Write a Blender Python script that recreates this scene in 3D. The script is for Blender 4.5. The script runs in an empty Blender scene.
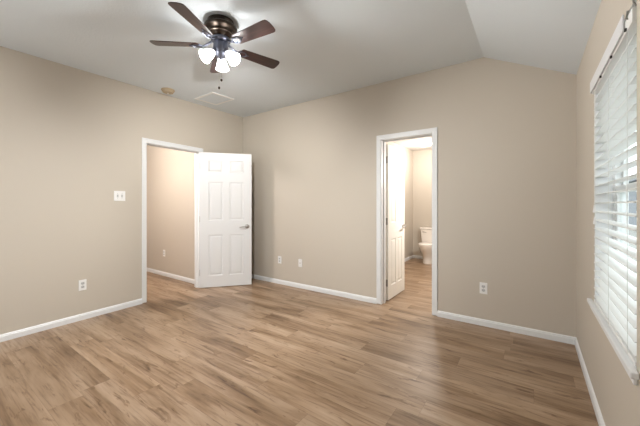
import bpy, bmesh, math, random
from mathutils import Vector, Matrix
PI = math.pi
scene = bpy.context.scene
COL = scene.collection

# ------------------------------------------------------------------ camera
cam_data = bpy.data.cameras.new('camera')
cam = bpy.data.objects.new('camera', cam_data)
COL.objects.link(cam)
cam.location = (0, 0, 1.25)
cam.rotation_euler = (PI/2, 0, 0.6156)
cam_data.sensor_width = 36
cam_data.lens = 36 * 300.5 / 640
cam_data.shift_y = -8.5 / 640
cam_data.clip_start = 0.02
scene.camera = cam

# ------------------------------------------------------------------ view, sky and added fill lights
vs = scene.view_settings
vs.view_transform = 'Standard'; vs.look = 'None'; vs.gamma = 1; vs.use_curve_mapping = False
vs.exposure = 0.32
scene.cycles.max_bounces = 10
scene.cycles.diffuse_bounces = 6
scene.cycles.sample_clamp_indirect = 6

world = bpy.data.worlds.new('sky'); scene.world = world; world.use_nodes = True
wn = world.node_tree.nodes; wl = world.node_tree.links
bg = wn['Background']
bg.inputs['Color'].default_value = (0.90, 0.95, 1.0, 1)
bg.inputs['Strength'].default_value = 2.7

def area(name, loc, rot, sx, sy, power, color):
    l = bpy.data.lights.new(name, 'AREA'); l.shape = 'RECTANGLE'; l.size = sx; l.size_y = sy
    l.energy = power; l.color = color
    o = bpy.data.objects.new(name, l); COL.objects.link(o); o.location = loc; o.rotation_euler = rot
    return o
# added fill lamps in the unseen rear window opening, brightening room and ceiling
area('rear_fill_light', (-2.7, -1.38, 1.45), (math.radians(92), 0, math.radians(14)), 1.9, 1.36, 7, (0.93, 0.97, 1.0))
area('rear_upward_fill_light', (-2.7, -1.37, 1.30), (math.radians(125), 0, 0), 1.9, 0.9, 4, (0.96, 0.98, 1.0))

def point(name, loc, power, color, radius):
    l = bpy.data.lights.new(name, 'POINT'); l.energy = power; l.color = color; l.shadow_soft_size = radius
    o = bpy.data.objects.new(name, l); COL.objects.link(o); o.location = loc
    return o
FAN_W, BATH_W, HALL_W = 100.0, 22.0, 64.0

# ------------------------------------------------------------------ room numbers
XC, YB, XR, WS = -4.124, 3.505, 0.3187, 0.0582      # corner x, back wall y, right wall x, left wall slant
YR = -1.30                                          # rear wall
RIDGE = -0.41
def xl(y): return XC + WS*(YB - y)
def zc(x, y):
    if x > RIDGE:
        return 2.768 + (2.406-2.768)*(x-RIDGE)/(XR-RIDGE)
    t = (RIDGE-x)/(RIDGE-XC)
    return 2.768 - 0.027*(YB-y)*t
WL = math.atan(WS)
# frame of the left wall: local x runs along the wall away from the corner, local y out of the room, z up
ML = Matrix.Translation((XC, YB, 0)) @ Matrix.Rotation(-PI/2 + WL, 4, 'Z')
# local +x -> (sin-ish) check: rotation by -90deg+slant maps +x to (slant,-1); local +y maps to (+1, slant) i.e. into the room

# ------------------------------------------------------------------ materials
def new_mat(name):
    m = bpy.data.materials.new(name); m.use_nodes = True
    nt = m.node_tree
    return m, nt, nt.nodes['Principled BSDF']
def lin(c):
    return tuple((x/12.92 if x <= 0.04045 else ((x+0.055)/1.055)**2.4) for x in c)
def node(nt, typ, **kw):
    n = nt.nodes.new(typ)
    for k, v in kw.items():
        if hasattr(n, k): setattr(n, k, v)
        else: n.inputs[k].default_value = v
    return n
def bump(nt, bsdf, height, strength, dist):
    b = node(nt, 'ShaderNodeBump'); b.inputs['Strength'].default_value = strength; b.inputs['Distance'].default_value = dist
    nt.links.new(height, b.inputs['Height']); nt.links.new(b.outputs['Normal'], bsdf.inputs['Normal'])
def paint(name, rgb, rough=0.6, var=0.02, bscale=180, bstr=0.25, bdist=0.0015, spec=0.3):
    m, nt, b = new_mat(name)
    tc = node(nt, 'ShaderNodeTexCoord')
    n1 = node(nt, 'ShaderNodeTexNoise'); n1.inputs['Scale'].default_value = 1.3; n1.inputs['Detail'].default_value = 3
    nt.links.new(tc.outputs['Object'], n1.inputs['Vector'])
    mix = node(nt, 'ShaderNodeMix', data_type='RGBA')
    mix.inputs['A'].default_value = (*[c*(1-var) for c in rgb], 1)
    mix.inputs['B'].default_value = (*[min(1, c*(1+var)) for c in rgb], 1)
    nt.links.new(n1.outputs['Fac'], mix.inputs['Factor'])
    nt.links.new(mix.outputs['Result'], b.inputs['Base Color'])
    b.inputs['Roughness'].default_value = rough
    b.inputs['Specular IOR Level'].default_value = spec
    if bstr:
        n2 = node(nt, 'ShaderNodeTexNoise'); n2.inputs['Scale'].default_value = bscale; n2.inputs['Detail'].default_value = 3
        nt.links.new(tc.outputs['Object'], n2.inputs['Vector'])
        bump(nt, b, n2.outputs['Fac'], bstr, bdist)
    return m
M = {}
M['wall'] = paint('beige_wall_paint', (0.553, 0.502, 0.431), 0.55, 0.02, 130, 0.3)
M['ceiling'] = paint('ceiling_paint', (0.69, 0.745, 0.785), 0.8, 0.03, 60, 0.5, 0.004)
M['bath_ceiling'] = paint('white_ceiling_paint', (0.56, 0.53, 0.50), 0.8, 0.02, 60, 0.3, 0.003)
M['trim'] = paint('white_trim_paint', (0.76, 0.775, 0.785), 0.35, 0.01, 40, 0.05, 0.001, 0.5)
M['door'] = paint('white_door_paint', (0.78, 0.79, 0.80), 0.4, 0.01, 90, 0.08, 0.001, 0.5)
M['cream_door'] = paint('cream_door_paint', (0.84, 0.815, 0.755), 0.6, 0.01, 90, 0.08, 0.001, 0.25)
M['plastic'] = paint('white_plastic', (0.82, 0.82, 0.81), 0.35, 0.0, 10, 0, 0, 0.5)
M['toggle'] = paint('grey_white_plastic', (0.55, 0.56, 0.56), 0.35, 0.0, 10, 0, 0, 0.5)
M['slot'] = paint('dark_slot', (0.03, 0.03, 0.03), 0.6, 0.0, 10, 0)
M['old_plastic'] = paint('yellowed_plastic', (0.46, 0.37, 0.25), 0.5, 0.05, 20, 0)
M['blind'] = paint('white_blind', (0.82, 0.83, 0.82), 0.4, 0.01, 60, 0.04, 0.001, 0.4)
M['valance'] = paint('grey_white_valance', (0.70, 0.71, 0.73), 0.45, 0.01, 60, 0.04, 0.001, 0.4)
M['cord'] = paint('white_cord', (0.75, 0.75, 0.72), 0.8, 0.02, 300, 0.2)
M['porcelain'] = paint('porcelain', (0.84, 0.80, 0.75), 0.12, 0.0, 10, 0, 0, 0.6)
M['drywall_reveal'] = M['wall']
M['vinyl'] = paint('white_vinyl', (0.75, 0.76, 0.76), 0.4, 0.01, 40, 0.03)
def metal(name, rgb, rough, metallic=1.0):
    m = paint(name, rgb, rough, 0.06, 35, 0.05, 0.0005, 0.5)
    m.node_tree.nodes['Principled BSDF'].inputs['Metallic'].default_value = metallic
    return m
M['nickel'] = metal('brushed_nickel', (0.42, 0.40, 0.38), 0.3)
M['bronze'] = metal('antique_bronze', (0.050, 0.038, 0.030), 0.28, 0.85)
M['band'] = metal('bright_bronze_band', (0.22, 0.17, 0.14), 0.35)
M['gunmetal'] = metal('blue_gunmetal', (0.13, 0.14, 0.18), 0.3, 0.9)
M['steel'] = metal('galvanised_steel', (0.35, 0.35, 0.32), 0.4)

def math_node(nt, op, a, b=None):
    n = node(nt, 'ShaderNodeMath', operation=op)
    for i, v in enumerate((a, b)):
        if v is None: continue
        if isinstance(v, (int, float)): n.inputs[i].default_value = v
        else: nt.links.new(v, n.inputs[i])
    return n.outputs[0]
def ramp(nt, fac, stops):
    r = node(nt, 'ShaderNodeValToRGB'); el = r.color_ramp.elements
    while len(el) < len(stops): el.new(0.5)
    for e, (p, c) in zip(el, stops): e.position = p; e.color = (*c, 1)
    nt.links.new(fac, r.inputs['Fac']); return r.outputs['Color']
def mixc(nt, fac, a, b, mode='MIX'):
    m = node(nt, 'ShaderNodeMix', data_type='RGBA', blend_type=mode)
    for key, v in (('Factor', fac), ('A', a), ('B', b)):
        if isinstance(v, (int, float)): m.inputs[key].default_value = v
        elif isinstance(v, tuple): m.inputs[key].default_value = (*v, 1)
        else: nt.links.new(v, m.inputs[key])
    return m.outputs['Result']

def floor_material():
    m, nt, b = new_mat('oak_vinyl_planks')
    L = nt.links
    tc = node(nt, 'ShaderNodeTexCoord'); sep = node(nt, 'ShaderNodeSeparateXYZ')
    L.new(tc.outputs['Object'], sep.inputs[0])
    X, Y = sep.outputs[0], sep.outputs[1]
    PW, PL = 0.178, 1.22
    v = math_node(nt, 'DIVIDE', Y, PW); row = math_node(nt, 'FLOOR', v); fv = math_node(nt, 'FRACT', v)
    wr = node(nt, 'ShaderNodeTexWhiteNoise', noise_dimensions='1D'); L.new(row, wr.inputs['W'])
    u = math_node(nt, 'ADD', math_node(nt, 'DIVIDE', X, PL), math_node(nt, 'MULTIPLY', wr.outputs['Value'], 5.0))
    colid = math_node(nt, 'FLOOR', u); fu = math_node(nt, 'FRACT', u)
    cmb = node(nt, 'ShaderNodeCombineXYZ'); L.new(row, cmb.inputs[0]); L.new(colid, cmb.inputs[1])
    wid = node(nt, 'ShaderNodeTexWhiteNoise', noise_dimensions='2D'); L.new(cmb.outputs[0], wid.inputs['Vector'])
    pid = wid.outputs['Value']
    # grain coordinates, shifted per plank
    gx = math_node(nt, 'ADD', X, math_node(nt, 'MULTIPLY', pid, 37.0))
    gy = math_node(nt, 'ADD', Y, math_node(nt, 'MULTIPLY', pid, 11.0))
    def grain(sx, sy, scale, detail, rough=0.55, dist=0.0):
        c = node(nt, 'ShaderNodeCombineXYZ')
        L.new(math_node(nt, 'MULTIPLY', gx, sx), c.inputs[0]); L.new(math_node(nt, 'MULTIPLY', gy, sy), c.inputs[1])
        n = node(nt, 'ShaderNodeTexNoise'); n.inputs['Scale'].default_value = scale
        n.inputs['Detail'].default_value = detail; n.inputs['Roughness'].default_value = rough; n.inputs['Distortion'].default_value = dist
        L.new(c.outputs[0], n.inputs['Vector']); return n.outputs['Fac']
    broad = grain(0.9, 6.0, 1.0, 4, 0.55, 0.6)
    fine = grain(3.0, 55.0, 1.0, 5, 0.6, 0.3)
    knots = grain(5.0, 21.0, 1.0, 4, 0.62, 0.9)
    base = ramp(nt, broad, [(0.24, (0.115, 0.062, 0.030)), (0.41, (0.240, 0.152, 0.088)), (0.55, (0.345, 0.238, 0.156)), (0.78, (0.45, 0.335, 0.24))])
    fr = ramp(nt, fine, [(0.32, (0.52, 0.45, 0.38)), (0.48, (0.95, 0.94, 0.93)), (0.75, (1.10, 1.09, 1.08))])
    c1 = mixc(nt, 0.7, base, fr, 'MULTIPLY')
    kn = ramp(nt, knots, [(0.27, (0.24, 0.16, 0.11)), (0.35, (0.66, 0.59, 0.52)), (0.42, (1, 1, 1))])
    c2 = mixc(nt, 0.75, c1, kn, 'MULTIPLY')
    pt = ramp(nt, pid, [(0.0, (0.87, 0.86, 0.85)), (0.5, (0.98, 0.98, 0.97)), (1.0, (1.06, 1.06, 1.05))])
    c3 = mixc(nt, 0.85, c2, pt, 'MULTIPLY')
    # seams between planks
    ev = math_node(nt, 'MULTIPLY', math_node(nt, 'MINIMUM', fv, math_node(nt, 'SUBTRACT', 1.0, fv)), PW)
    eu = math_node(nt, 'MULTIPLY', math_node(nt, 'MINIMUM', fu, math_node(nt, 'SUBTRACT', 1.0, fu)), PL)
    e = math_node(nt, 'MINIMUM', ev, eu)
    seam = ramp(nt, math_node(nt, 'MULTIPLY', e, 100.0), [(0.0, (0.55, 0.50, 0.46)), (0.16, (1, 1, 1))])
    c4 = mixc(nt, 0.8, c3, seam, 'MULTIPLY')
    L.new(c4, b.inputs['Base Color'])
    rr = ramp(nt, fine, [(0.3, (0.40,)*3), (0.7, (0.28,)*3)])
    L.new(rr, b.inputs['Roughness'])
    b.inputs['Specular IOR Level'].default_value = 0.42
    hb = mixc(nt, 0.5, fr, seam, 'MULTIPLY')
    bump(nt, b, hb, 0.12, 0.001)
    return m
M['floor'] = floor_material()

def blade_material():
    m, nt, b = new_mat('walnut_blade')
    tc = node(nt, 'ShaderNodeTexCoord'); mp = node(nt, 'ShaderNodeMapping')
    mp.inputs['Scale'].default_value = (4, 70, 10)
    nt.links.new(tc.outputs['Object'], mp.inputs['Vector'])
    n = node(nt, 'ShaderNodeTexNoise'); n.inputs['Scale'].default_value = 1; n.inputs['Detail'].default_value = 5
    nt.links.new(mp.outputs[0], n.inputs['Vector'])
    c = ramp(nt, n.outputs['Fac'], [(0.3, (0.020, 0.009, 0.008)), (0.6, (0.042, 0.018, 0.015)), (0.8, (0.075, 0.034, 0.027))])
    nt.links.new(c, b.inputs['Base Color']); b.inputs['Roughness'].default_value = 0.32
    return m
M['blade'] = blade_material()

def emit(name, rgb, strength):
    m, nt, b = new_mat(name)
    b.inputs['Base Color'].default_value = (0.9, 0.9, 0.88, 1); b.inputs['Roughness'].default_value = 0.3
    b.inputs['Emission Color'].default_value = (*rgb, 1); b.inputs['Emission Strength'].default_value = strength
    return m
M['bulb'] = emit('lit_bulb', (1.0, 0.96, 0.90), 14)
M['diffuser'] = emit('lit_diffuser', (1.0, 0.95, 0.88), 7)
def shade_material():
    m, nt, b = new_mat('frosted_glass_shade')
    b.inputs['Base Color'].default_value = (0.95, 0.95, 0.96, 1); b.inputs['Roughness'].default_value = 0.35
    b.inputs['Emission Color'].default_value = (1.0, 0.98, 0.96, 1); b.inputs['Emission Strength'].default_value = 0.7
    tr = node(nt, 'ShaderNodeBsdfTransparent'); mx = node(nt, 'ShaderNodeMixShader')
    mx.inputs[0].default_value = 0.84
    out = nt.nodes['Material Output']
    nt.links.new(tr.outputs[0], mx.inputs[1]); nt.links.new(b.outputs[0], mx.inputs[2]); nt.links.new(mx.outputs[0], out.inputs['Surface'])
    return m
M['shade'] = shade_material()
def glass_material():
    m, nt, b = new_mat('window_glass')
    tr = node(nt, 'ShaderNodeBsdfTransparent'); tr.inputs[0].default_value = (0.93, 0.96, 0.95, 1)
    gl = node(nt, 'ShaderNodeBsdfGlossy'); gl.inputs['Roughness'].default_value = 0.02
    mx = node(nt, 'ShaderNodeMixShader')
    mx.inputs[0].default_value = 0.05
    nt.links.new(tr.outputs[0], mx.inputs[1]); nt.links.new(gl.outputs[0], mx.inputs[2])
    nt.links.new(mx.outputs[0], nt.nodes['Material Output'].inputs['Surface']); nt.nodes.remove(b)
    return m
M['glass'] = glass_material()
def siding_material(name, c1, c2, scale):
    m, nt, b = new_mat(name)
    tc = node(nt, 'ShaderNodeTexCoord')
    n = node(nt, 'ShaderNodeTexNoise'); n.inputs['Scale'].default_value = scale; n.inputs['Detail'].default_value = 4
    nt.links.new(tc.outputs['Object'], n.inputs['Vector'])
    nt.links.new(ramp(nt, n.outputs['Fac'], [(0.3, c1), (0.7, c2)]), b.inputs['Base Color']); b.inputs['Roughness'].default_value = 0.9
    return m
M['grass'] = siding_material('pale_dry_ground', (0.30, 0.29, 0.26), (0.42, 0.40, 0.37), 8)
M['siding'] = siding_material('grey_siding', (0.22, 0.23, 0.25), (0.28, 0.29, 0.31), 3)
M['roofing'] = siding_material('dark_shingles', (0.08, 0.08, 0.09), (0.16, 0.16, 0.17), 20)

# ------------------------------------------------------------------ mesh helpers
def bm_box(bm, x0, x1, y0, y1, z0, z1, mat=None):
    r = bmesh.ops.create_cube(bm, size=1)
    vs_ = r['verts']
    for v in vs_:
        v.co = Vector(((x0+x1)/2 + v.co.x*(x1-x0), (y0+y1)/2 + v.co.y*(y1-y0), (z0+z1)/2 + v.co.z*(z1-z0)))
        if mat is not None: v.co = mat @ v.co
    return vs_
def bm_lathe(bm, prof, n=32, mat=None, cap=False):
    rings = []
    for r, z in prof:
        ring = []
        if r < 1e-6:
            co = Vector((0, 0, z)); ring = [bm.verts.new(mat @ co if mat else co)]
        else:
            for i in range(n):
                a = 2*PI*i/n; co = Vector((r*math.cos(a), r*math.sin(a), z))
                ring.append(bm.verts.new(mat @ co if mat else co))
        rings.append(ring)
    for A, B in zip(rings, rings[1:]):
        for i in range(n):
            j = (i+1) % n
            q = [A[i % len(A)], A[j % len(A)], B[j % len(B)], B[i % len(B)]]
            u = []
            for v in q:
                if v not in u: u.append(v)
            if len(u) > 2:
                try: bm.faces.new(u)
                except ValueError: pass
def bm_tube(bm, pts, r, n=8, mat=None, closed=False):
    pts = [Vector(p) for p in pts]; rings = []
    m = len(pts)
    for i, p in enumerate(pts):
        if closed: t = pts[(i+1) % m] - pts[i-1]
        else: t = pts[min(i+1, m-1)] - pts[max(i-1, 0)]
        t.normalize()
        up = Vector((0, 0, 1)) if abs(t.z) < 0.95 else Vector((1, 0, 0))
        a = t.cross(up).normalized(); b = t.cross(a)
        rr = r[i] if isinstance(r, (list, tuple)) else r
        ring = []
        for k in range(n):
            an = 2*PI*k/n; co = p + (a*math.cos(an) + b*math.sin(an))*rr
            ring.append(bm.verts.new(mat @ co if mat else co))
        rings.append(ring)
    prs = list(zip(rings, rings[1:])) + ([(rings[-1], rings[0])] if closed else [])
    for A, B in prs:
        for k in range(n): bm.faces.new((A[k], A[(k+1) % n], B[(k+1) % n], B[k]))
    if not closed:
        bm.faces.new(rings[0][::-1]); bm.faces.new(rings[-1])
def bm_prism(bm, poly, z0, z1, mat=None):
    f = lambda x, y, z: (mat @ Vector((x, y, z))) if mat else Vector((x, y, z))
    a = [bm.verts.new(f(x, y, z0)) for x, y in poly]; b = [bm.verts.new(f(x, y, z1)) for x, y in poly]
    bm.faces.new(a[::-1]); bm.faces.new(b)
    for i in range(len(a)):
        j = (i+1) % len(a); bm.faces.new((a[i], a[j], b[j], b[i]))
def obj(name, bm, mat, parent=None, bevel=0.0, smooth=False, segs=2, matrix=None):
    bmesh.ops.recalc_face_normals(bm, faces=bm.faces)
    me = bpy.data.meshes.new(name); bm.to_mesh(me); bm.free()
    me.materials.append(mat)
    if smooth:
        for p in me.polygons: p.use_smooth = True
        try: me.set_sharp_from_angle(angle=math.radians(40))
        except Exception: pass
    o = bpy.data.objects.new(name, me); COL.objects.link(o)
    if parent: o.parent = parent
    if matrix is not None: o.matrix_local = matrix
    if bevel:
        md = o.modifiers.new('bevel', 'BEVEL'); md.width = bevel; md.segments = segs; md.limit_method = 'ANGLE'
    return o
def boxes(name, lst, mat, parent=None, bevel=0.0, M4=None, **kw):
    bm = bmesh.new()
    for b in lst: bm_box(bm, *b, mat=M4)
    return obj(name, bm, mat, parent, bevel, **kw)
def struct(o): o['kind'] = 'structure'; return o
def empty(name, matrix):
    o = bpy.data.objects.new(name, None); COL.objects.link(o); o.empty_display_size = 0.1
    o.matrix_world = matrix; return o
def tag(o, label, cat, group=None):
    o['label'] = label; o['category'] = cat
    if group: o['group'] = group
    return o
def copy_tree(o, parent=None):
    c = o.copy(); COL.objects.link(c); c.parent = parent
    for ch in list(o.children): copy_tree(ch, c)
    return c

# ------------------------------------------------------------------ the shell
TW = 0.115          # wall thickness
TB = 0.14
HW = 2.95           # walls run up past the ceiling
# floor of bedroom, hall and bathroom in one continuous plank surface
struct(boxes('floor', [(-8.2, 0.6, -1.6, 7.3, -0.08, 0.0)], M['floor']))

# ceiling, flat part and sloped part over the window side
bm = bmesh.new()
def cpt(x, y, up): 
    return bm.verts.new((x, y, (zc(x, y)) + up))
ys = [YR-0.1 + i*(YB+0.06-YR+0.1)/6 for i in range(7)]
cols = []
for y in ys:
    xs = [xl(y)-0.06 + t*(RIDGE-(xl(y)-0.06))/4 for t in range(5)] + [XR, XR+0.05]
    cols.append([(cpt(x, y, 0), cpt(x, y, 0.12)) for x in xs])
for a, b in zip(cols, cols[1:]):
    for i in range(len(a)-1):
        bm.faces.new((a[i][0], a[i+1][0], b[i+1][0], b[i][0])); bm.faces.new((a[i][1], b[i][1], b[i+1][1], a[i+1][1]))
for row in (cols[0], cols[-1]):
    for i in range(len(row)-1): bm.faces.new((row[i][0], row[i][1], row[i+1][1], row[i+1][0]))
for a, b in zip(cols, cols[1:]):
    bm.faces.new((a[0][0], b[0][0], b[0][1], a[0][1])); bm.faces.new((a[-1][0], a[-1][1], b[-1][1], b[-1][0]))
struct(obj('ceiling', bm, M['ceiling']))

# left wall: local frame ML (x = distance from corner, y<0 = behind the wall face)
OL0, OL1, OLT = 0.859, 1.669, 2.052     # door opening along the wall, its height
LEN = (YB-YR+0.15)*math.hypot(1, WS)
struct(boxes('wall_left', [(-0.10, OL0, -TW, 0, 0, HW), (OL1, LEN, -TW, 0, 0, HW), (OL0, OL1, -TW, 0, OLT, HW)], M['wall'], M4=ML))
# back wall with bathroom door opening
OB0, OB1, OBT = -1.559, -0.911, 2.070
struct(boxes('wall_back', [(XC-0.12, OB0, YB, YB+TB, 0, HW), (OB1, XR+0.15, YB, YB+TB, 0, HW), (OB0, OB1, YB, YB+TB, OBT, HW)], M['wall']))
# right wall with window opening
WY0, WY1, WZ0, WZ1 = 1.605, 2.545, 0.605, 2.035
RT = 0.15
struct(boxes('wall_right', [(XR, XR+RT, YR-0.1, WY0, 0, HW), (XR, XR+RT, WY1, YB+0.01, 0, HW),
                            (XR, XR+RT, WY0, WY1, 0, WZ0), (XR, XR+RT, WY0, WY1, WZ1, HW)], M['wall']))
# rear wall, behind the photographer, with a wide opening added for fill light
RX0, RX1, RZ0, RZ1 = -3.7, -1.7, 0.75, 2.15
struct(boxes('wall_rear', [(-4.1, RX0, YR-0.14, YR, 0, HW), (RX1, XR+0.15, YR-0.14, YR, 0, HW),
                           (RX0, RX1, YR-0.14, YR, 0, RZ0), (RX0, RX1, YR-0.14, YR, RZ1, HW)], M['wall']))
# hall beyond the left door
HY = 2.73
struct(boxes('wall_hall', [(-8.0, -4.19, HY, HY+0.1, 0, 2.7)], M['wall']))
struct(boxes('wall_hall_near', [(-8.0, -4.165, 0.9, 1.0, 0, 2.7)], M['wall']))
struct(boxes('wall_hall_end', [(-8.1, -8.0, 0.9, HY+0.1, 0, 2.7)], M['wall']))
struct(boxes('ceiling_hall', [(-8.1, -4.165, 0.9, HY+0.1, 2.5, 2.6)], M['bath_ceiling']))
# bathroom beyond the back door
BXL, BXR, BYB, BZ = -2.285, -0.45, 7.0, 2.50
struct(boxes('wall_bathroom_left', [(BXL-0.1, BXL, YB+TB, BYB+0.1, 0, 2.6)], M['wall']))
struct(boxes('wall_bathroom_right', [(BXR, BXR+0.1, YB+TB, BYB+0.1, 0, 2.6)], M['wall']))
struct(boxes('wall_bathroom_back', [(BXL, BXR, BYB, BYB+0.1, 0, 2.6)], M['wall']))
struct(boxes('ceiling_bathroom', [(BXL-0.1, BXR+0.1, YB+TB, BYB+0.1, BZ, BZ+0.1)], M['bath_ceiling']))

# ------------------------------------------------------------------ baseboards
def baseboard(name, x0, x1, M4, h=0.067, t=0.013):
    """runs along local x, stands out to local -y (y<0 is the room side)"""
    prof = [(0, 0), (-t, 0), (-t, h*0.70), (-t*0.72, h*0.78), (-t*0.72, h*0.88), (-t*0.35, h*0.97), (0, h)]
    bm = bmesh.new()
    a = [bm.verts.new(M4 @ Vector((x0, y, z))) for y, z in prof]; b = [bm.verts.new(M4 @ Vector((x1, y, z))) for y, z in prof]
    n = len(prof)
    for i in range(n): bm.faces.new((a[i], a[(i+1) % n], b[(i+1) % n], b[i]))
    bm.faces.new(a[::-1]); bm.faces.new(b)
    return struct(obj(name, bm, M['trim']))
CW = 0.043     # how far the casing reaches beyond the rough opening
T = Matrix.Translation
MB = T((0, YB, 0))
MLm = ML @ Matrix.Diagonal((1, -1, 1, 1))
baseboard('baseboard_left', OL1+CW, LEN-0.14, MLm)
baseboard('baseboard_left_corner', 0.0, OL0-CW, MLm)
baseboard('baseboard_back', XC+0.002, OB0-CW, MB)
baseboard('baseboard_back_right', OB1+CW, XR, MB)
MR = Matrix.Translation((XR, YB, 0)) @ Matrix.Rotation(-PI/2, 4, 'Z')
baseboard('baseboard_right', 0, YB-YR, MR)
baseboard('baseboard_rear', -4.0, XR, T((0, YR, 0)) @ Matrix.Diagonal((1, -1, 1, 1)))
baseboard('baseboard_hall', -8.0, -4.2, T((0, HY, 0)))
baseboard('baseboard_bathroom_back', BXL, BXR, T((0, BYB, 0)))
baseboard('baseboard_bathroom_left', -BYB, -(YB+TB), T((BXL, 0, 0)) @ Matrix.Rotation(-PI/2, 4, 'Z') @ Matrix.Diagonal((1, -1, 1, 1)))

# ------------------------------------------------------------------ door trim (casing + jamb + stop)
def door_trim(name, x0, x1, zt, depth, M4, both=True):
    """local x along wall, y=0 wall face on the room side, room at y<0, wall body y in 0..depth"""
    c = 0.010; j = 0.019
    bm = bmesh.new()
    for ya, yb in ([(-c, 0), (depth, depth+c)] if both else [(-c, 0)]):
        for (a, b) in ((x0-CW, x0+0.012), (x1-0.012, x1+CW)):
            bm_box(bm, a, b, ya, yb, 0.007, zt+CW, M4)
        bm_box(bm, x0+0.012, x1-0.012, ya, yb, zt-0.012, zt+CW, M4)
    # raised back band on the face of the casing
    for (a, b) in ((x0-CW, x0-CW+0.017), (x1+CW-0.017, x1+CW)):
        bm_box(bm, a, b, -c-0.004, -c, 0.007, zt+CW, M4)
    bm_box(bm, x0-CW+0.017, x1+CW-0.017, -c-0.004, -c, zt+CW-0.017, zt+CW, M4)
    # jamb boards
    bm_box(bm, x0, x0+j, 0, depth, 0, zt, M4); bm_box(bm, x1-j, x1, 0, depth, 0, zt, M4)
    bm_box(bm, x0+j, x1-j, 0, depth, zt-j, zt, M4)
    return struct(obj(name, bm, M['trim'], bevel=0.002))
# left door: its casing on the bedroom side
t1 = door_trim('trim_1', OL0, OL1, OLT, TW, MLm)
bm = bmesh.new()
for x0, x1 in ((OL0+0.019, OL0+0.03), (OL1-0.03, OL1-0.019)): bm_box(bm, x0, x1, 0.045, 0.08, 0, OLT-0.019, MLm)
bm_box(bm, OL0+0.03, OL1-0.03, 0.045, 0.08, OLT-0.03, OLT-0.019, MLm)
obj('door_stop', bm, M['trim'], t1)
boxes('strike_plate', [(OL1-0.0205, OL1-0.0185, 0.012, 0.034, 0.90, 0.96)], M['nickel'], t1, M4=MLm)
t2 = door_trim('trim_2', OB0, OB1, OBT, TB, MB)
bm = bmesh.new()
for x0, x1 in ((OB0+0.019, OB0+0.030), (OB1-0.030, OB1-0.019)): bm_box(bm, x0, x1, TB-0.08, TB-0.045, 0, OBT-0.019, MB)
bm_box(bm, OB0+0.03, OB1-0.03, TB-0.08, TB-0.045, OBT-0.03, OBT-0.019, MB)
obj('door_stop', bm, M['trim'], t2)

# ------------------------------------------------------------------ six panel doors
def door_leaf(w, hgt, th, panels_x, panels_z, mat, name='door_leaf', parent=None):
    """leaf from x 0..w, y 0..th, z 0..hgt, both faces with six moulded panels"""
    bm = bmesh.new()
    xs = sorted({0, w, *[v for p in panels_x for v in p]}); zs = sorted({0, hgt, *[v for p in panels_z for v in p]})
    for y in (0, th):
        g = {}
        for i, x in enumerate(xs):
            for k, z in enumerate(zs): g[i, k] = bm.verts.new((x, y, z))
        pf = []
        for i in range(len(xs)-1):
            for k in range(len(zs)-1):
                q = [g[i, k], g[i+1, k], g[i+1, k+1], g[i, k+1]]
                if y > 0: q = q[::-1]
                f = bm.faces.new(q)
                if any(abs(xs[i]-p[0]) < 1e-6 for p in panels_x) and any(abs(zs[k]-p[0]) < 1e-6 for p in panels_z): pf.append(f)
        bm.normal_update()
        bmesh.ops.inset_individual(bm, faces=pf, thickness=0.010, depth=-0.007, use_even_offset=True)
        bmesh.ops.inset_individual(bm, faces=pf, thickness=0.012, depth=0.0, use_even_offset=True)
        bmesh.ops.inset_individual(bm, faces=pf, thickness=0.018, depth=0.005, use_even_offset=True)
    bm_e = [e for e in bm.edges if e.is_boundary]
    # close the rim
    for (xa, za, xb, zb) in ((0, 0, w, 0), (w, 0, w, hgt), (w, hgt, 0, hgt), (0, hgt, 0, 0)):
        v = [bm.verts.new(c) for c in ((xa, 0, za), (xb, 0, zb), (xb, th, zb), (xa, th, za))]
        bm.faces.new(v)
    bmesh.ops.remove_doubles(bm, verts=bm.verts, dist=1e-5)
    return obj(name, bm, mat, parent)
def lever(parent, x, y, z, side, direction, mat):
    """lever handle on face at y, pointing out along side (+1/-1 in y); lever points along direction in x"""
    bm = bmesh.new()
    R = T((x, y, z)) @ Matrix.Rotation(-PI/2*side, 4, 'X')
    bm_lathe(bm, [(0, 0), (0.033, 0), (0.033, 0.006), (0.028, 0.011), (0.013, 0.014), (0.012, 0.045), (0.0, 0.047)], 24, R)
    pts = [(x, y+side*0.042, z), (x+direction*0.02, y+side*0.05, z+0.001), (x+direction*0.06, y+side*0.052, z-0.003), (x+direction*0.10, y+side*0.048, z-0.010), (x+direction*0.115, y+side*0.045, z-0.012)]
    bm_tube(bm, pts, [0.010, 0.0105, 0.009, 0.0075, 0.006], 12)
    return obj('door_handle', bm, mat, parent, smooth=True)
def hinges(parent, zs, th, mat):
    for z in zs:
        bm = bmesh.new()
        bm_tube(bm, [(-0.004, th+0.004, z-0.045), (-0.004, th+0.004, z+0.045)], 0.0065, 10)
        bm_box(bm, -0.003, 0.0005, th*0.15, th+0.002, z-0.044, z+0.044)
        obj('hinge', bm, mat, parent, smooth=True)
pz = lambda h: [(0.17*h/2.02+0.0, 0.785*h/2.02), (1.0*h/2.02, 1.58*h/2.02), (1.725*h/2.02, 1.905*h/2.02)]
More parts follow.
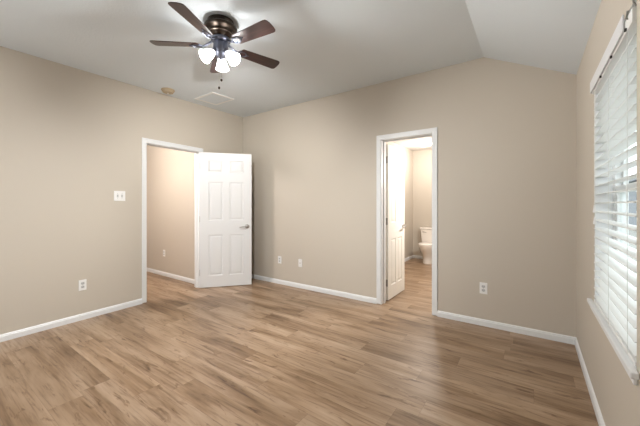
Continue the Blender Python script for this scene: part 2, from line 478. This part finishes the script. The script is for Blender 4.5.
# bedroom door, swung wide open into the room in front of the corner
w1, h1 = 0.75, 2.022
hinge1 = Vector((-4.040, 2.618, 0.008))
dirv = Vector((0.47, 0.58, 0)).normalized(); ang = math.atan2(dirv.y, dirv.x)
d1 = struct(empty('door_1', T(hinge1) @ Matrix.Rotation(ang, 4, 'Z')))
d1l = door_leaf(w1, h1, 0.035, [(0.12, 0.328), (0.422, 0.63)], pz(h1), M['door'], parent=d1)
lever(d1, w1-0.066, 0.0, 0.905, -1, -1, M['nickel']); lever(d1, w1-0.066, 0.035, 0.905, 1, -1, M['nickel'])
hinges(d1, (0.22, 1.02, 1.82), 0.035, M['nickel'])
boxes('latch_plate', [(w1-0.0005, w1+0.0012, 0.006, 0.029, 0.875, 0.935)], M['nickel'], d1)
# bathroom door, open ninety degrees into the bathroom
w2, h2 = 0.605, 2.02
d2 = struct(empty('door_2', T((-1.525, 3.685, 0.010)) @ Matrix.Rotation(math.radians(90), 4, 'Z')))
door_leaf(w2, h2, 0.035, [(0.10, 0.265), (0.34, 0.505)], pz(h2), M['cream_door'], parent=d2)
lever(d2, w2-0.06, 0.0, 0.93, -1, -1, M['nickel']); lever(d2, w2-0.06, 0.035, 0.93, 1, -1, M['nickel'])
hinges(d2, (0.22, 1.02, 1.82), 0.035, M['nickel'])

# ------------------------------------------------------------------ window in the right wall
WF = XR + 0.085      # face of the window unit
wroot = struct(empty('window_1', T((XR, (WY0+WY1)/2, WZ0))))
def wpart(name, lst, mat, bevel=0.0):
    o = boxes(name, lst, mat, None, bevel); o.parent = wroot; o.matrix_parent_inverse = wroot.matrix_world.inverted(); return o
wroot.matrix_world = T((XR, (WY0+WY1)/2, WZ0)); bpy.context.view_layer.update()
f = 0.045
zm = (WZ0+WZ1)/2 + 0.02
SZ0 = 0.635
wpart('window_frame', [(WF, WF+0.06, WY0, WY0+f, WZ0, WZ1), (WF, WF+0.06, WY1-f, WY1, WZ0, WZ1),
                       (WF, WF+0.06, WY0+f, WY1-f, WZ1-f, WZ1), (WF, WF+0.06, WY0+f, WY1-f, WZ0, WZ0+f)], M['vinyl'], 0.003)
s = 0.03
wpart('lower_sash', [(WF+0.005, WF+0.03, WY0+f, WY0+f+s, WZ0+f, zm+0.02), (WF+0.005, WF+0.03, WY1-f-s, WY1-f, WZ0+f, zm+0.02),
                     (WF+0.005, WF+0.03, WY0+f+s, WY1-f-s, WZ0+f, WZ0+f+s), (WF+0.005, WF+0.03, WY0+f+s, WY1-f-s, zm-0.02, zm+0.02)], M['vinyl'], 0.002)
wpart('upper_sash', [(WF+0.032, WF+0.055, WY0+f, WY0+f+s, zm-0.02, WZ1-f), (WF+0.032, WF+0.055, WY1-f-s, WY1-f, zm-0.02, WZ1-f),
                     (WF+0.032, WF+0.055, WY0+f+s, WY1-f-s, WZ1-f-s, WZ1-f), (WF+0.032, WF+0.055, WY0+f+s, WY1-f-s, zm-0.018, zm+0.015)], M['vinyl'], 0.002)
wpart('lower_pane', [(WF+0.015, WF+0.019, WY0+f+s, WY1-f-s, WZ0+f+s, zm-0.02)], M['glass'])
wpart('upper_pane', [(WF+0.042, WF+0.046, WY0+f+s, WY1-f-s, zm+0.015, WZ1-f-s)], M['glass'])
wpart('daylit_reveal_lining', [(XR+0.001, WF, WY1-0.003, WY1, SZ0, WZ1), (XR+0.001, WF, WY0, WY0+0.003, SZ0, WZ1), (XR+0.001, WF, WY0+0.003, WY1-0.003, WZ1-0.003, WZ1)], M['trim'])  # white lining added so the reveal looks bright with daylight
# stool (inner sill) with horns, and a thin apron beneath
SZ = 0.635
bm = bmesh.new()
bm_prism(bm, [(XR-0.026, WY0-0.045), (XR-0.001, WY0-0.045), (XR-0.001, WY0+0.001), (WF, WY0+0.001), (WF, WY1-0.001), (XR-0.001, WY1-0.001), (XR-0.001, WY1+0.095), (XR-0.026, WY1+0.095)], SZ-0.026, SZ)
o = obj('window_stool', bm, M['trim'], bevel=0.005); o.parent = wroot; o.matrix_parent_inverse = wroot.matrix_world.inverted()
wpart('window_apron', [(XR-0.013, XR-0.0005, WY0-0.02, WY1+0.065, SZ-0.026-0.030, SZ-0.026)], M['trim'], 0.003)

# added rear window, out of view, framing the fill lamps
wr = struct(empty('added_window_2', T((-2.7, YR, RZ0)))); bpy.context.view_layer.update()
o = boxes('window_frame', [(RX0, RX0+0.06, YR-0.06, YR-0.01, RZ0, RZ1), (RX1-0.06, RX1, YR-0.06, YR-0.01, RZ0, RZ1), (-2.73, -2.67, YR-0.06, YR-0.01, RZ0+0.06, RZ1-0.06),
                           (RX0+0.06, RX1-0.06, YR-0.06, YR-0.01, RZ0, RZ0+0.06), (RX0+0.06, RX1-0.06, YR-0.06, YR-0.01, RZ1-0.06, RZ1)], M['vinyl'])
o.parent = wr; o.matrix_parent_inverse = wr.matrix_world.inverted()

# ------------------------------------------------------------------ the blind
BX = XR + 0.026      # centre line of the slats
BY0, BY1 = WY0+0.008, WY1-0.005
blind = tag(empty('window_blind', T((BX, (BY0+BY1)/2, SZ))), 'white horizontal slat blind hanging in the window on the right wall', 'window blind')
L0, L1 = BY0-(BY0+BY1)/2, BY1-(BY0+BY1)/2
HT = 1.995 - SZ
bm = bmesh.new()
nsl = 24; pitch = (HT-0.055-0.035)/nsl
tilt = math.radians(-3)
for i in range(nsl):
    z = 0.045 + i*pitch
    Mx = T((0, 0, z)) @ Matrix.Rotation(tilt, 4, 'Y')
    prof = [(-0.0305, -0.0010), (-0.015, 0.0020), (0.0, 0.0030), (0.015, 0.0020), (0.0305, -0.0010), (0.0302, -0.0040), (0.0, -0.0006), (-0.0302, -0.0040)]
    a = [bm.verts.new(Mx @ Vector((x, L0, zz))) for x, zz in prof]; b = [bm.verts.new(Mx @ Vector((x, L1, zz))) for x, zz in prof]
    n = len(prof)
    for k in range(n): bm.faces.new((a[k], a[(k+1) % n], b[(k+1) % n], b[k]))
    bm.faces.new(a[::-1]); bm.faces.new(b)
obj('slats', bm, M['blind'], blind)
boxes('bottom_rail', [(-0.030, 0.030, L0, L1, 0.003, 0.021)], M['blind'], blind, 0.003)
boxes('headrail', [(-0.037, 0.026, L0, L1, HT-0.052, HT+0.002)], M['blind'], blind, 0.002)
for t in (0.10, 0.5, 0.90):
    y = L0 + t*(L1-L0)
    bm = bmesh.new()
    for x in (-0.0325, 0.0325): bm_tube(bm, [(x, y, 0.01), (x, y, HT-0.04)], 0.0010, 6)
    for i in range(nsl): 
        z = 0.045+i*pitch-0.005
        bm_tube(bm, [(-0.0325, y, z), (0.0325, y, z-0.002)], 0.0006, 4)
    obj('ladder_cord', bm, M['cord'], blind)
def vm(name, lst, mat, bevel=0.0):
    return boxes(name, [(a-BX, b-BX, c-(BY0+BY1)/2, d-(BY0+BY1)/2, e-SZ, g-SZ) for a, b, c, d, e, g in lst], mat, blind, bevel)
vm('valance', [(XR-0.020, XR-0.013, 1.715, 2.56, 1.955, 2.026), (XR-0.013, XR-0.003, 2.548, 2.56, 1.955, 2.026)], M['valance'], 0.003)
for y in (1.69, 1.96, 2.23):
    vm('valance_clip', [(XR-0.0185, XR-0.0115, y-0.006, y+0.006, 1.944, 1.954)], M['slot'])
# box bracket at the near end of the headrail with its little door hanging open
bm = bmesh.new()
c0 = lambda x, y, z: (x-BX, y-(BY0+BY1)/2, z-SZ)
for (a, b, c, d, e, g) in ((XR+0.012, XR+0.066, WY0+0.001, WY0+0.003, 1.950, 2.034), (XR+0.012, XR+0.066, WY0+0.001, WY0+0.055, 2.0, 2.003)):
    p = c0(a, c, e); q = c0(b, d, g); bm_box(bm, p[0], q[0], p[1], q[1], p[2], q[2])
obj('bracket', bm, M['steel'], blind)
bm = bmesh.new()
bm_tube(bm, [c0(XR+0.010, WY0+0.05, 1.985), c0(XR-0.006, WY0+0.060, 1.975), c0(XR-0.014, WY0+0.072, 1.99), c0(XR-0.010, WY0+0.08, 2.02)], 0.004, 8)
bm_tube(bm, [c0(XR+0.010, WY0+0.02, 1.99), c0(XR-0.006, WY0+0.015, 2.02), c0(XR-0.012, WY0+0.005, 2.05)], 0.003, 8)
bm_lathe(bm, [(0, 0), (0.006, 0.002), (0.006, 0.008), (0, 0.010)], 10, T(c0(XR-0.012, WY0+0.005, 2.05)))
obj('bracket_catch', bm, M['steel'], blind, smooth=True)
# lift cords with tassels at the far side
for k, (dy, z) in enumerate(((0.0, 1.235), (0.012, 1.165))):
    bm = bmesh.new()
    p = c0(XR-0.010, BY1-0.075-dy, z)
    bm_tube(bm, [p, (p[0], p[1], HT-0.045)], 0.0011, 6)
    cd = obj('lift_cord', bm, M['cord'], blind)
    bm = bmesh.new()
    bm_lathe(bm, [(0, 0.012), (0.004, 0.010), (0.006, -0.010), (0.009, -0.030), (0.008, -0.034), (0, -0.035)], 14, T(p))
    obj('tassel', bm, M['plastic'], cd, smooth=True)

# ------------------------------------------------------------------ electrical plates
def plate(name, w, h, M4):
    """plate in local x (along wall) z up, facing local -y"""
    r = empty(name, M4)
    bm = bmesh.new(); bm_box(bm, -w/2, w/2, -0.006, 0, -h/2, h/2)
    obj('cover_plate', bm, M['plastic'], r, bevel=0.003)
    return r
def outlet(M4, label, group='wall outlets'):
    r = plate('wall_outlet', 0.072, 0.116, M4); tag(r, label, 'outlet', group)
    for z in (0.0195, -0.0195):
        bm = bmesh.new()
        pts = [(0.0165*math.cos(a)*1.02, max(-0.0135, min(0.0135, 0.0185*math.sin(a)))) for a in [2*PI*k/28 for k in range(28)]]
        bm_prism(bm, pts, 0, 0.0025, T((0, -0.006, z)) @ Matrix.Rotation(PI/2, 4, 'X'))
        rc = obj('receptacle', bm, M['toggle'], r)
        boxes('socket_slots', [(-0.008, -0.0055, -0.0092, -0.0084, z-0.003, z+0.006), (0.0055, 0.008, -0.0092, -0.0084, z-0.003, z+0.006), (-0.0022, 0.0022, -0.0092, -0.0084, z-0.0105, z-0.0065)], M['slot'], rc)
    bm = bmesh.new(); bm_lathe(bm, [(0, 0), (0.003, 0.0004), (0.003, 0.0012), (0, 0.0014)], 12, T((0, -0.006, 0)) @ Matrix.Rotation(PI/2, 4, 'X'))
    obj('screw', bm, M['nickel'], r)
    return r
FL = lambda s_, z: MLm @ T((s_, 0, z)) @ Matrix.Rotation(0, 4, 'Z')
# a proper rotation for things on the left wall: local x along the wall, -y into the room
def on_left(s_, z):
    p = ML @ Vector((s_, 0, z)); return T(p) @ Matrix.Rotation(PI/2 + WL, 4, 'Z')
outlet(on_left(2.335, 0.376), 'white duplex outlet low on the left wall under the light switch')
outlet(T((-0.413, YB, 0.386)), 'white duplex outlet low on the wall right of the bathroom doorway')
outlet(T((-3.255, YB, 0.378)), 'white duplex outlet low on back wall, nearer the open white door')
outlet(T((-5.28, HY, 0.397)), 'white duplex outlet low on the hall wall seen through the open doorway')
r = tag(plate('cable_outlet', 0.072, 0.116, T((-2.838, YB, 0.374))), 'white cable wall plate on the back wall, nearer the bathroom doorway of the two plates', 'outlet')
bm = bmesh.new(); Rx = T((0, -0.006, 0)) @ Matrix.Rotation(PI/2, 4, 'X')
bm_lathe(bm, [(0, 0), (0.008, 0), (0.008, 0.003), (0.005, 0.003), (0.005, 0.011), (0.0, 0.011)], 12, Rx)
obj('coaxial_jack', bm, M['nickel'], r)
for z in (0.04, -0.04):
    bm = bmesh.new(); bm_lathe(bm, [(0, 0), (0.003, 0.0004), (0.003, 0.0012), (0, 0.0014)], 12, T((0, -0.006, z)) @ Matrix.Rotation(PI/2, 4, 'X'))
    obj('screw', bm, M['nickel'], r)
sw = tag(plate('light_switch', 0.124, 0.118, on_left(1.967, 1.351)), 'white double light switch on the left wall beside the hall doorway', 'light switch')
for x in (-0.024, 0.024):
    bm = bmesh.new(); bm_box(bm, x-0.0085, x+0.0085, -0.0085, -0.006, -0.017, 0.017); bm_box(bm, x-0.005, x+0.005, -0.019, -0.008, 0.0, 0.010)
    obj('toggle', bm, M['toggle'], sw, bevel=0.001)
    for z in (0.03, -0.03):
        bm = bmesh.new(); bm_lathe(bm, [(0, 0), (0.003, 0.0004), (0.003, 0.0012), (0, 0.0014)], 12, T((x, -0.006, z)) @ Matrix.Rotation(PI/2, 4, 'X'))
        obj('screw', bm, M['nickel'], sw)

# ------------------------------------------------------------------ ceiling vent and smoke detector
vx0, vx1, vy0, vy1 = -3.875, -3.46, 2.425, 2.785
vzc = zc(-3.7, 2.63)
def ceil_tilt(x, y):
    zx = (zc(x+0.1, y)-zc(x-0.1, y))/0.2; zy = (zc(x, y+0.1)-zc(x, y-0.1))/0.2
    n = Vector((-zx, -zy, 1)).normalized()
    return T((x, y, zc(x, y))) @ n.to_track_quat('Z', 'Y').to_matrix().to_4x4()
vent = tag(empty('ceiling_vent', ceil_tilt((vx0+vx1)/2, (vy0+vy1)/2)), 'square white air vent grille on the ceiling near the corner', 'vent')
vent.matrix_world = T(((vx0+vx1)/2, (vy0+vy1)/2, zc((vx0+vx1)/2, (vy0+vy1)/2)))
nrm = ceil_tilt((vx0+vx1)/2, (vy0+vy1)/2).to_3x3() @ Vector((0, 0, 1))
vent.matrix_world = T(((vx0+vx1)/2, (vy0+vy1)/2, zc((vx0+vx1)/2, (vy0+vy1)/2))) @ Vector((0, 0, 1)).rotation_difference(nrm).to_matrix().to_4x4()
W, D_ = (vx1-vx0)/2, (vy1-vy0)/2
boxes('vent_frame', [(-W, -W+0.03, -D_, D_, -0.012, 0.0), (W-0.03, W, -D_, D_, -0.012, 0), (-W+0.03, W-0.03, -D_, -D_+0.03, -0.012, 0), (-W+0.03, W-0.03, D_-0.03, D_, -0.012, 0)], M['plastic'], vent, 0.003)
bm = bmesh.new()
for i in range(18):
    y = -D_+0.04 + i*(2*D_-0.08)/17
    bm_box(bm, -W+0.03, W-0.03, -0.0088, 0.0088, -0.0007, 0.0007, T((0, y, -0.006)) @ Matrix.Rotation(math.radians(-5), 4, 'X'))
obj('louvres', bm, M['ceiling'], vent)
boxes('vent_backing', [(-W+0.03, W-0.03, -D_+0.03, D_-0.03, -0.0015, -0.0005)], M['ceiling'], vent)

sx_, sy_ = -3.845, 2.035
sd = tag(empty('smoke_detector', T((sx_, sy_, zc(sx_, sy_)))), 'round yellowed smoke detector on the ceiling above the left wall', 'smoke detector')
bm = bmesh.new(); bm_lathe(bm, [(0, 0.0), (0.080, 0.0), (0.080, -0.010), (0.076, -0.013), (0, -0.013)], 36)
obj('mounting_base', bm, M['old_plastic'], sd, smooth=True)
bm = bmesh.new(); bm_lathe(bm, [(0, -0.012), (0.068, -0.012), (0.070, -0.024), (0.062, -0.038), (0.045, -0.044), (0.02, -0.045), (0, -0.045)], 36)
cv = obj('cover', bm, M['old_plastic'], sd, smooth=True)
bm = bmesh.new(); bm_lathe(bm, [(0, -0.044), (0.012, -0.044), (0.011, -0.048), (0, -0.048)], 16)
obj('test_button', bm, M['plastic'], cv, smooth=True)

# ------------------------------------------------------------------ ceiling fan
FX, FY, FZ = -2.085, 1.540, 2.55
fan = tag(empty('ceiling_fan', T((FX, FY, FZ))), 'dark bronze ceiling fan with five walnut blades and three lit glass shades', 'ceiling fan')
zt = zc(FX, FY) - FZ
bm = bmesh.new()
bm_lathe(bm, [(0, zt), (0.105, zt), (0.108, zt-0.034), (0.122, zt-0.044), (0.131, zt-0.050), (0.132, zt-0.060), (0.127, zt-0.070), (0.108, zt-0.076), (0.098, zt-0.082), (0.095, zt-0.098), (0.092, zt-0.104), (0.084, zt-0.116), (0.074, zt-0.126), (0.060, zt-0.136), (0, zt-0.136)], 48)
housing = obj('motor_housing', bm, M['bronze'], fan, smooth=True)
for r_, z_ in ((0.0925, zt-0.103),):
    bm = bmesh.new(); bm_tube(bm, [(r_*math.cos(a), r_*math.sin(a), z_) for a in [2*PI*k/48 for k in range(48)]], 0.0035, 8, closed=True)
    obj('housing_band', bm, M['band'], housing, smooth=True)
bm = bmesh.new()
bm_lathe(bm, [(0, zt-0.134), (0.070, zt-0.134), (0.076, zt-0.142), (0.076, zt-0.160), (0.068, zt-0.168), (0, zt-0.168)], 40)
obj('rotor_hub', bm, M['gunmetal'], fan, smooth=True)
bm = bmesh.new()
bm_lathe(bm, [(0, 0.03), (0.050, 0.03), (0.058, 0.012), (0.060, -0.03), (0.060, -0.045), (0.050, -0.060), (0.052, -0.070), (0.040, -0.088), (0.020, -0.098), (0.012, -0.112), (0, -0.115)], 40)
obj('switch_housing', bm, M['gunmetal'], fan, smooth=True)

# blade with its iron; blade along local +x
def blade_outline():
    r0, r1, w0, w1_ = 0.165, 0.544, 0.050, 0.063
    pts = []
    for k in range(7):
        a = PI/2 + k*PI/6; pts.append((r0+0.02+0.02*math.cos(a), (w0-0.02)*1.0*math.copysign(1, math.sin(a)) if False else w0*math.sin(a)))
    low = [(r1-0.034, -w1_), (r1-0.016, -w1_+0.003), (r1-0.006, -w1_+0.014), (r1, -w1_+0.040), (r1, w1_-0.040), (r1-0.006, w1_-0.014), (r1-0.016, w1_-0.003), (r1-0.034, w1_)]
    return pts + low
PITCH = math.radians(-12)
def build_blade(phi):
    bm = bmesh.new()
    bm_prism(bm, blade_outline(), -0.003, 0.003)
    b = obj('fan_blade', bm, M['blade'], fan, bevel=0.0015)
    b.matrix_local = Matrix.Rotation(phi, 4, 'Z') @ Matrix.Rotation(PITCH, 4, 'X')
    bm = bmesh.new()
    # arm from the hub, a flat oval ring beneath the blade and mounting pad
    bm_tube(bm, [(0.070, 0, 0.030), (0.10, 0, 0.012), (0.128, 0, -0.004), (0.15, 0, -0.010)], [0.010, 0.009, 0.008, 0.007], 10)
    bm_tube(bm, [(0.185+0.042*math.cos(a), 0.026*math.sin(a), -0.010) for a in [2*PI*k/28 for k in range(28)]], 0.0050, 8, closed=True)
    bm_box(bm, 0.155, 0.175, -0.030, 0.030, -0.0065, -0.003)
    bm_tube(bm, [(0.226, 0, -0.008), (0.250, 0, -0.006)], [0.006, 0.004], 8)
    for x, y in ((0.165, 0.022), (0.165, -0.022), (0.243, 0)):
        bm_lathe(bm, [(0, -0.006), (0.005, -0.006), (0.004, -0.010), (0, -0.010)], 10, T((x, y, 0)))
    obj('blade_iron', bm, M['gunmetal'], b, smooth=True)
    return b
first = build_blade(3.835)
for k in range(1, 5):
    b = copy_tree(first, fan)
    b.matrix_local = Matrix.Rotation(3.835 + k*2*PI/5, 4, 'Z') @ Matrix.Rotation(PITCH, 4, 'X')

# light kit: three arms with tulip shades
YAW = 0.6156
def build_lamp(az):
    """az measured from the picture's right hand, towards the far side"""
    a = YAW + az
    e = Vector((math.cos(a), math.sin(a), 0))
    root_p = e*0.036 + Vector((0, 0, -0.048))
    axis = (e*0.76 + Vector((0, 0, -0.65))).normalized()
    Ml = T(root_p) @ axis.to_track_quat('Z', 'Y').to_matrix().to_4x4()
    bm = bmesh.new()
    bm_lathe(bm, [(0, -0.012), (0.014, -0.012), (0.016, 0.006), (0.024, 0.012), (0.026, 0.030), (0.022, 0.036), (0, 0.036)], 24, Ml)
    fit = obj('lamp_holder', bm, M['gunmetal'], fan, smooth=True)
    bm = bmesh.new()
    outer = [(0.021, 0.026), (0.024, 0.036), (0.031, 0.052), (0.038, 0.072), (0.043, 0.094), (0.048, 0.114), (0.055, 0.130)]
    inner = [(r_-0.003, z_) for r_, z_ in outer[::-1]]
    bm_lathe(bm, outer+inner, 36, Ml)
    obj('glass_shade', bm, M['shade'], fit, smooth=True)
    bm = bmesh.new()
    bm_lathe(bm, [(0.012, 0.034), (0.014, 0.040), (0.018, 0.048), (0.020, 0.055), (0.018, 0.064), (0.010, 0.070), (0, 0.071)], 20, Ml)
    obj('bulb', bm, M['bulb'], fit, smooth=True)
    p = T((FX, FY, FZ)) @ (Ml @ Vector((0, 0, 0.092)))
    point('fan_lamp_light', p, FAN_W, (1.0, 0.985, 0.955), 0.02)
for az in (math.radians(102), math.radians(222), math.radians(-18)): build_lamp(az)
# pull chains
for (dx, dy, zb) in ((0.010, 0.0, 2.272-FZ), (-0.004, -0.012, 2.208-FZ)):
    bm = bmesh.new()
    bm_tube(bm, [(dx, dy, -0.108), (dx, dy, zb)], 0.0009, 6)
    z = -0.115
    ch = obj('pull_chain', bm, M['steel'], fan)
    bm = bmesh.new(); bm_lathe(bm, [(0, 0.008), (0.005, 0.006), (0.009, 0.0), (0.009, -0.010), (0.005, -0.016), (0, -0.017)], 14, T((dx, dy, zb)))
    obj('pull_knob', bm, M['bronze'], ch, smooth=True)

# ------------------------------------------------------------------ toilet
TX, TY = -1.82, 6.985
toilet = tag(empty('toilet', T((TX, TY, 0))), 'white porcelain toilet against the far bathroom wall', 'toilet')
def oval_loft(bm, rings, n=36, cap0=True, cap1=True):
    """rings: (cy, rx, ry_front, ry_back, z); front is -y"""
    R_ = []
    for cy, rx, rf, rb, z in rings:
        ring = []
        for k in range(n):
            a = 2*PI*k/n; sn = math.sin(a)
            ring.append(bm.verts.new((rx*math.cos(a), cy + (rb if sn > 0 else rf)*sn, z)))
        R_.append(ring)
    for A, B in zip(R_, R_[1:]):
        for k in range(n): bm.faces.new((A[k], A[(k+1) % n], B[(k+1) % n], B[k]))
    if cap0: bm.faces.new(R_[0][::-1])
    if cap1: bm.faces.new(R_[-1])
bm = bmesh.new()
oval_loft(bm, [(-0.36, 0.115, 0.20, 0.22, 0.0), (-0.36, 0.118, 0.205, 0.22, 0.02), (-0.36, 0.112, 0.185, 0.21, 0.06), (-0.37, 0.116, 0.185, 0.20, 0.14), (-0.39, 0.135, 0.21, 0.19, 0.22), (-0.41, 0.170, 0.255, 0.20, 0.31), (-0.42, 0.182, 0.275, 0.20, 0.365), (-0.42, 0.184, 0.278, 0.20, 0.385),
               (-0.42, 0.140, 0.225, 0.13, 0.385), (-0.42, 0.120, 0.19, 0.11, 0.32), (-0.41, 0.06, 0.09, 0.06, 0.22)])
bm_box(bm, -0.10, 0.10, -0.26, -0.02, 0.0, 0.375)
bowl = obj('bowl', bm, M['porcelain'], toilet, smooth=True)
bm = bmesh.new()
oval_loft(bm, [(-0.425, 0.186, 0.280, 0.19, 0.386), (-0.425, 0.188, 0.283, 0.19, 0.395), (-0.425, 0.184, 0.278, 0.19, 0.404)])
obj('seat', bm, M['porcelain'], toilet, smooth=True)
bm = bmesh.new()
oval_loft(bm, [(-0.425, 0.184, 0.278, 0.19, 0.406), (-0.425, 0.187, 0.282, 0.19, 0.416), (-0.425, 0.178, 0.27, 0.185, 0.426), (-0.425, 0.12, 0.2, 0.13, 0.431)])
obj('seat_lid', bm, M['porcelain'], toilet, smooth=True)
bm = bmesh.new()
for v in bm_box(bm, -0.225, 0.225, -0.205, -0.005, 0.375, 0.70):
    if v.co.z < 0.5: v.co.x *= 0.9; v.co.y = -0.105 + (v.co.y+0.105)*0.92
tank = obj('tank', bm, M['porcelain'], toilet, bevel=0.02, segs=4)
bm = bmesh.new(); bm_box(bm, -0.238, 0.238, -0.216, 0.0, 0.70, 0.735)
obj('tank_lid', bm, M['porcelain'], tank, bevel=0.010, segs=3)
bm = bmesh.new(); bm_tube(bm, [(-0.165, -0.200, 0.645), (-0.165, -0.222, 0.645)], 0.012, 12)
bm_tube(bm, [(-0.165, -0.222, 0.645), (-0.13, -0.226, 0.642), (-0.09, -0.224, 0.635)], 0.006, 10)
obj('flush_lever', bm, M['nickel'], tank, smooth=True)
bm = bmesh.new()
bm_tube(bm, [(-0.27, -0.01, 0.16), (-0.27, -0.06, 0.16)], 0.010, 10)
bm_tube(bm, [(-0.27, -0.05, 0.16), (-0.262, -0.055, 0.25), (-0.20, -0.08, 0.36), (-0.185, -0.09, 0.385)], 0.005, 8)
obj('supply_line', bm, M['steel'], toilet, smooth=True)

# ------------------------------------------------------------------ bathroom and hall ceiling lights
bl = tag(empty('bathroom_ceiling_light', T((-1.80, 6.22, BZ))), 'round glowing flush ceiling light seen through the bathroom doorway', 'ceiling light')
bm = bmesh.new(); bm_lathe(bm, [(0, 0), (0.155, 0), (0.158, -0.012), (0.150, -0.020), (0, -0.020)], 40)
obj('light_base', bm, M['plastic'], bl, smooth=True)
bm = bmesh.new(); bm_lathe(bm, [(0.145, -0.018), (0.140, -0.034), (0.115, -0.050), (0.07, -0.060), (0, -0.064)], 40)
obj('diffuser', bm, M['diffuser'], bl, smooth=True)
point('bathroom_light', (-1.80, 6.22, BZ-0.30), BATH_W, (1.0, 0.93, 0.86), 0.10)
vl = tag(empty('added_bath_lamp', T((BXR, 4.75, 1.95))), 'added unseen lamp on the bathroom wall, brightening the open door', 'added fill lamp')  # fixture added out of view to brighten the bathroom door leaf
boxes('back_plate', [(-0.03, 0, -0.25, 0.25, -0.05, 0.05)], M['nickel'], vl, 0.004)
for y in (-0.16, 0, 0.16):
    bm = bmesh.new(); bm_lathe(bm, [(0, 0.02), (0.03, 0.018), (0.045, -0.02), (0.05, -0.07), (0.04, -0.09), (0, -0.095)], 20, T((-0.10, y, 0)))
    g = obj('lamp_shade', bm, M['diffuser'], vl, smooth=True)
    bm = bmesh.new(); bm_tube(bm, [(-0.03, y, 0.0), (-0.07, y, 0.015), (-0.10, y, 0.022)], 0.008, 8)
    obj('arm', bm, M['nickel'], g, smooth=True)
area('bath_fill_light', (BXR-0.17, 4.75, 1.85), (0, math.radians(68), 0), 0.15, 0.6, 36, (1.0, 0.95, 0.90))  # added fill lamp facing across the bathroom
hl = tag(empty('hall_ceiling_light', T((-4.70, 1.40, 2.5))), 'round flush light on the hall ceiling beyond the doorway', 'ceiling light')
bm = bmesh.new(); bm_lathe(bm, [(0, 0), (0.125, 0), (0.128, -0.012), (0.120, -0.020), (0, -0.020)], 40)
obj('light_base', bm, M['plastic'], hl, smooth=True)
bm = bmesh.new(); bm_lathe(bm, [(0.118, -0.018), (0.112, -0.034), (0.09, -0.050), (0.05, -0.060), (0, -0.064)], 40)
obj('diffuser', bm, M['diffuser'], hl, smooth=True)
point('hall_light', (-4.70, 1.40, 2.24), HALL_W, (1.0, 0.93, 0.90), 0.10)

# ------------------------------------------------------------------ outside the window
struct(boxes('ground', [(-60, 90, -60, 90, -0.6, -0.35)], M['grass']))
house = tag(empty('neighbour_house', T((7.5, 20, -0.35))), 'grey neighbouring house glimpsed between the blind slats', 'house')
bm = bmesh.new()
for k in range(18):
    bm_box(bm, -2+0.01*0, 3, -12, 12, k*0.17, k*0.17+0.165)
obj('wall', bm, M['siding'], house)
bm = bmesh.new(); bm_prism(bm, [(-2.5, 3.05), (3.5, 3.05), (0.5, 5.0)], -12.5, 12.5, Matrix.Rotation(PI/2, 4, 'X'))
obj('roof', bm, M['roofing'], house)
for y in (-9, -5, -1, 3, 7):
    wf = boxes('window', [(-2.05, -1.99, y-0.55, y+0.55, 1.1, 2.5)], M['vinyl'], house)
    boxes('pane', [(-2.06, -2.05, y-0.48, y+0.48, 1.17, 2.43)], M['slot'], wf)
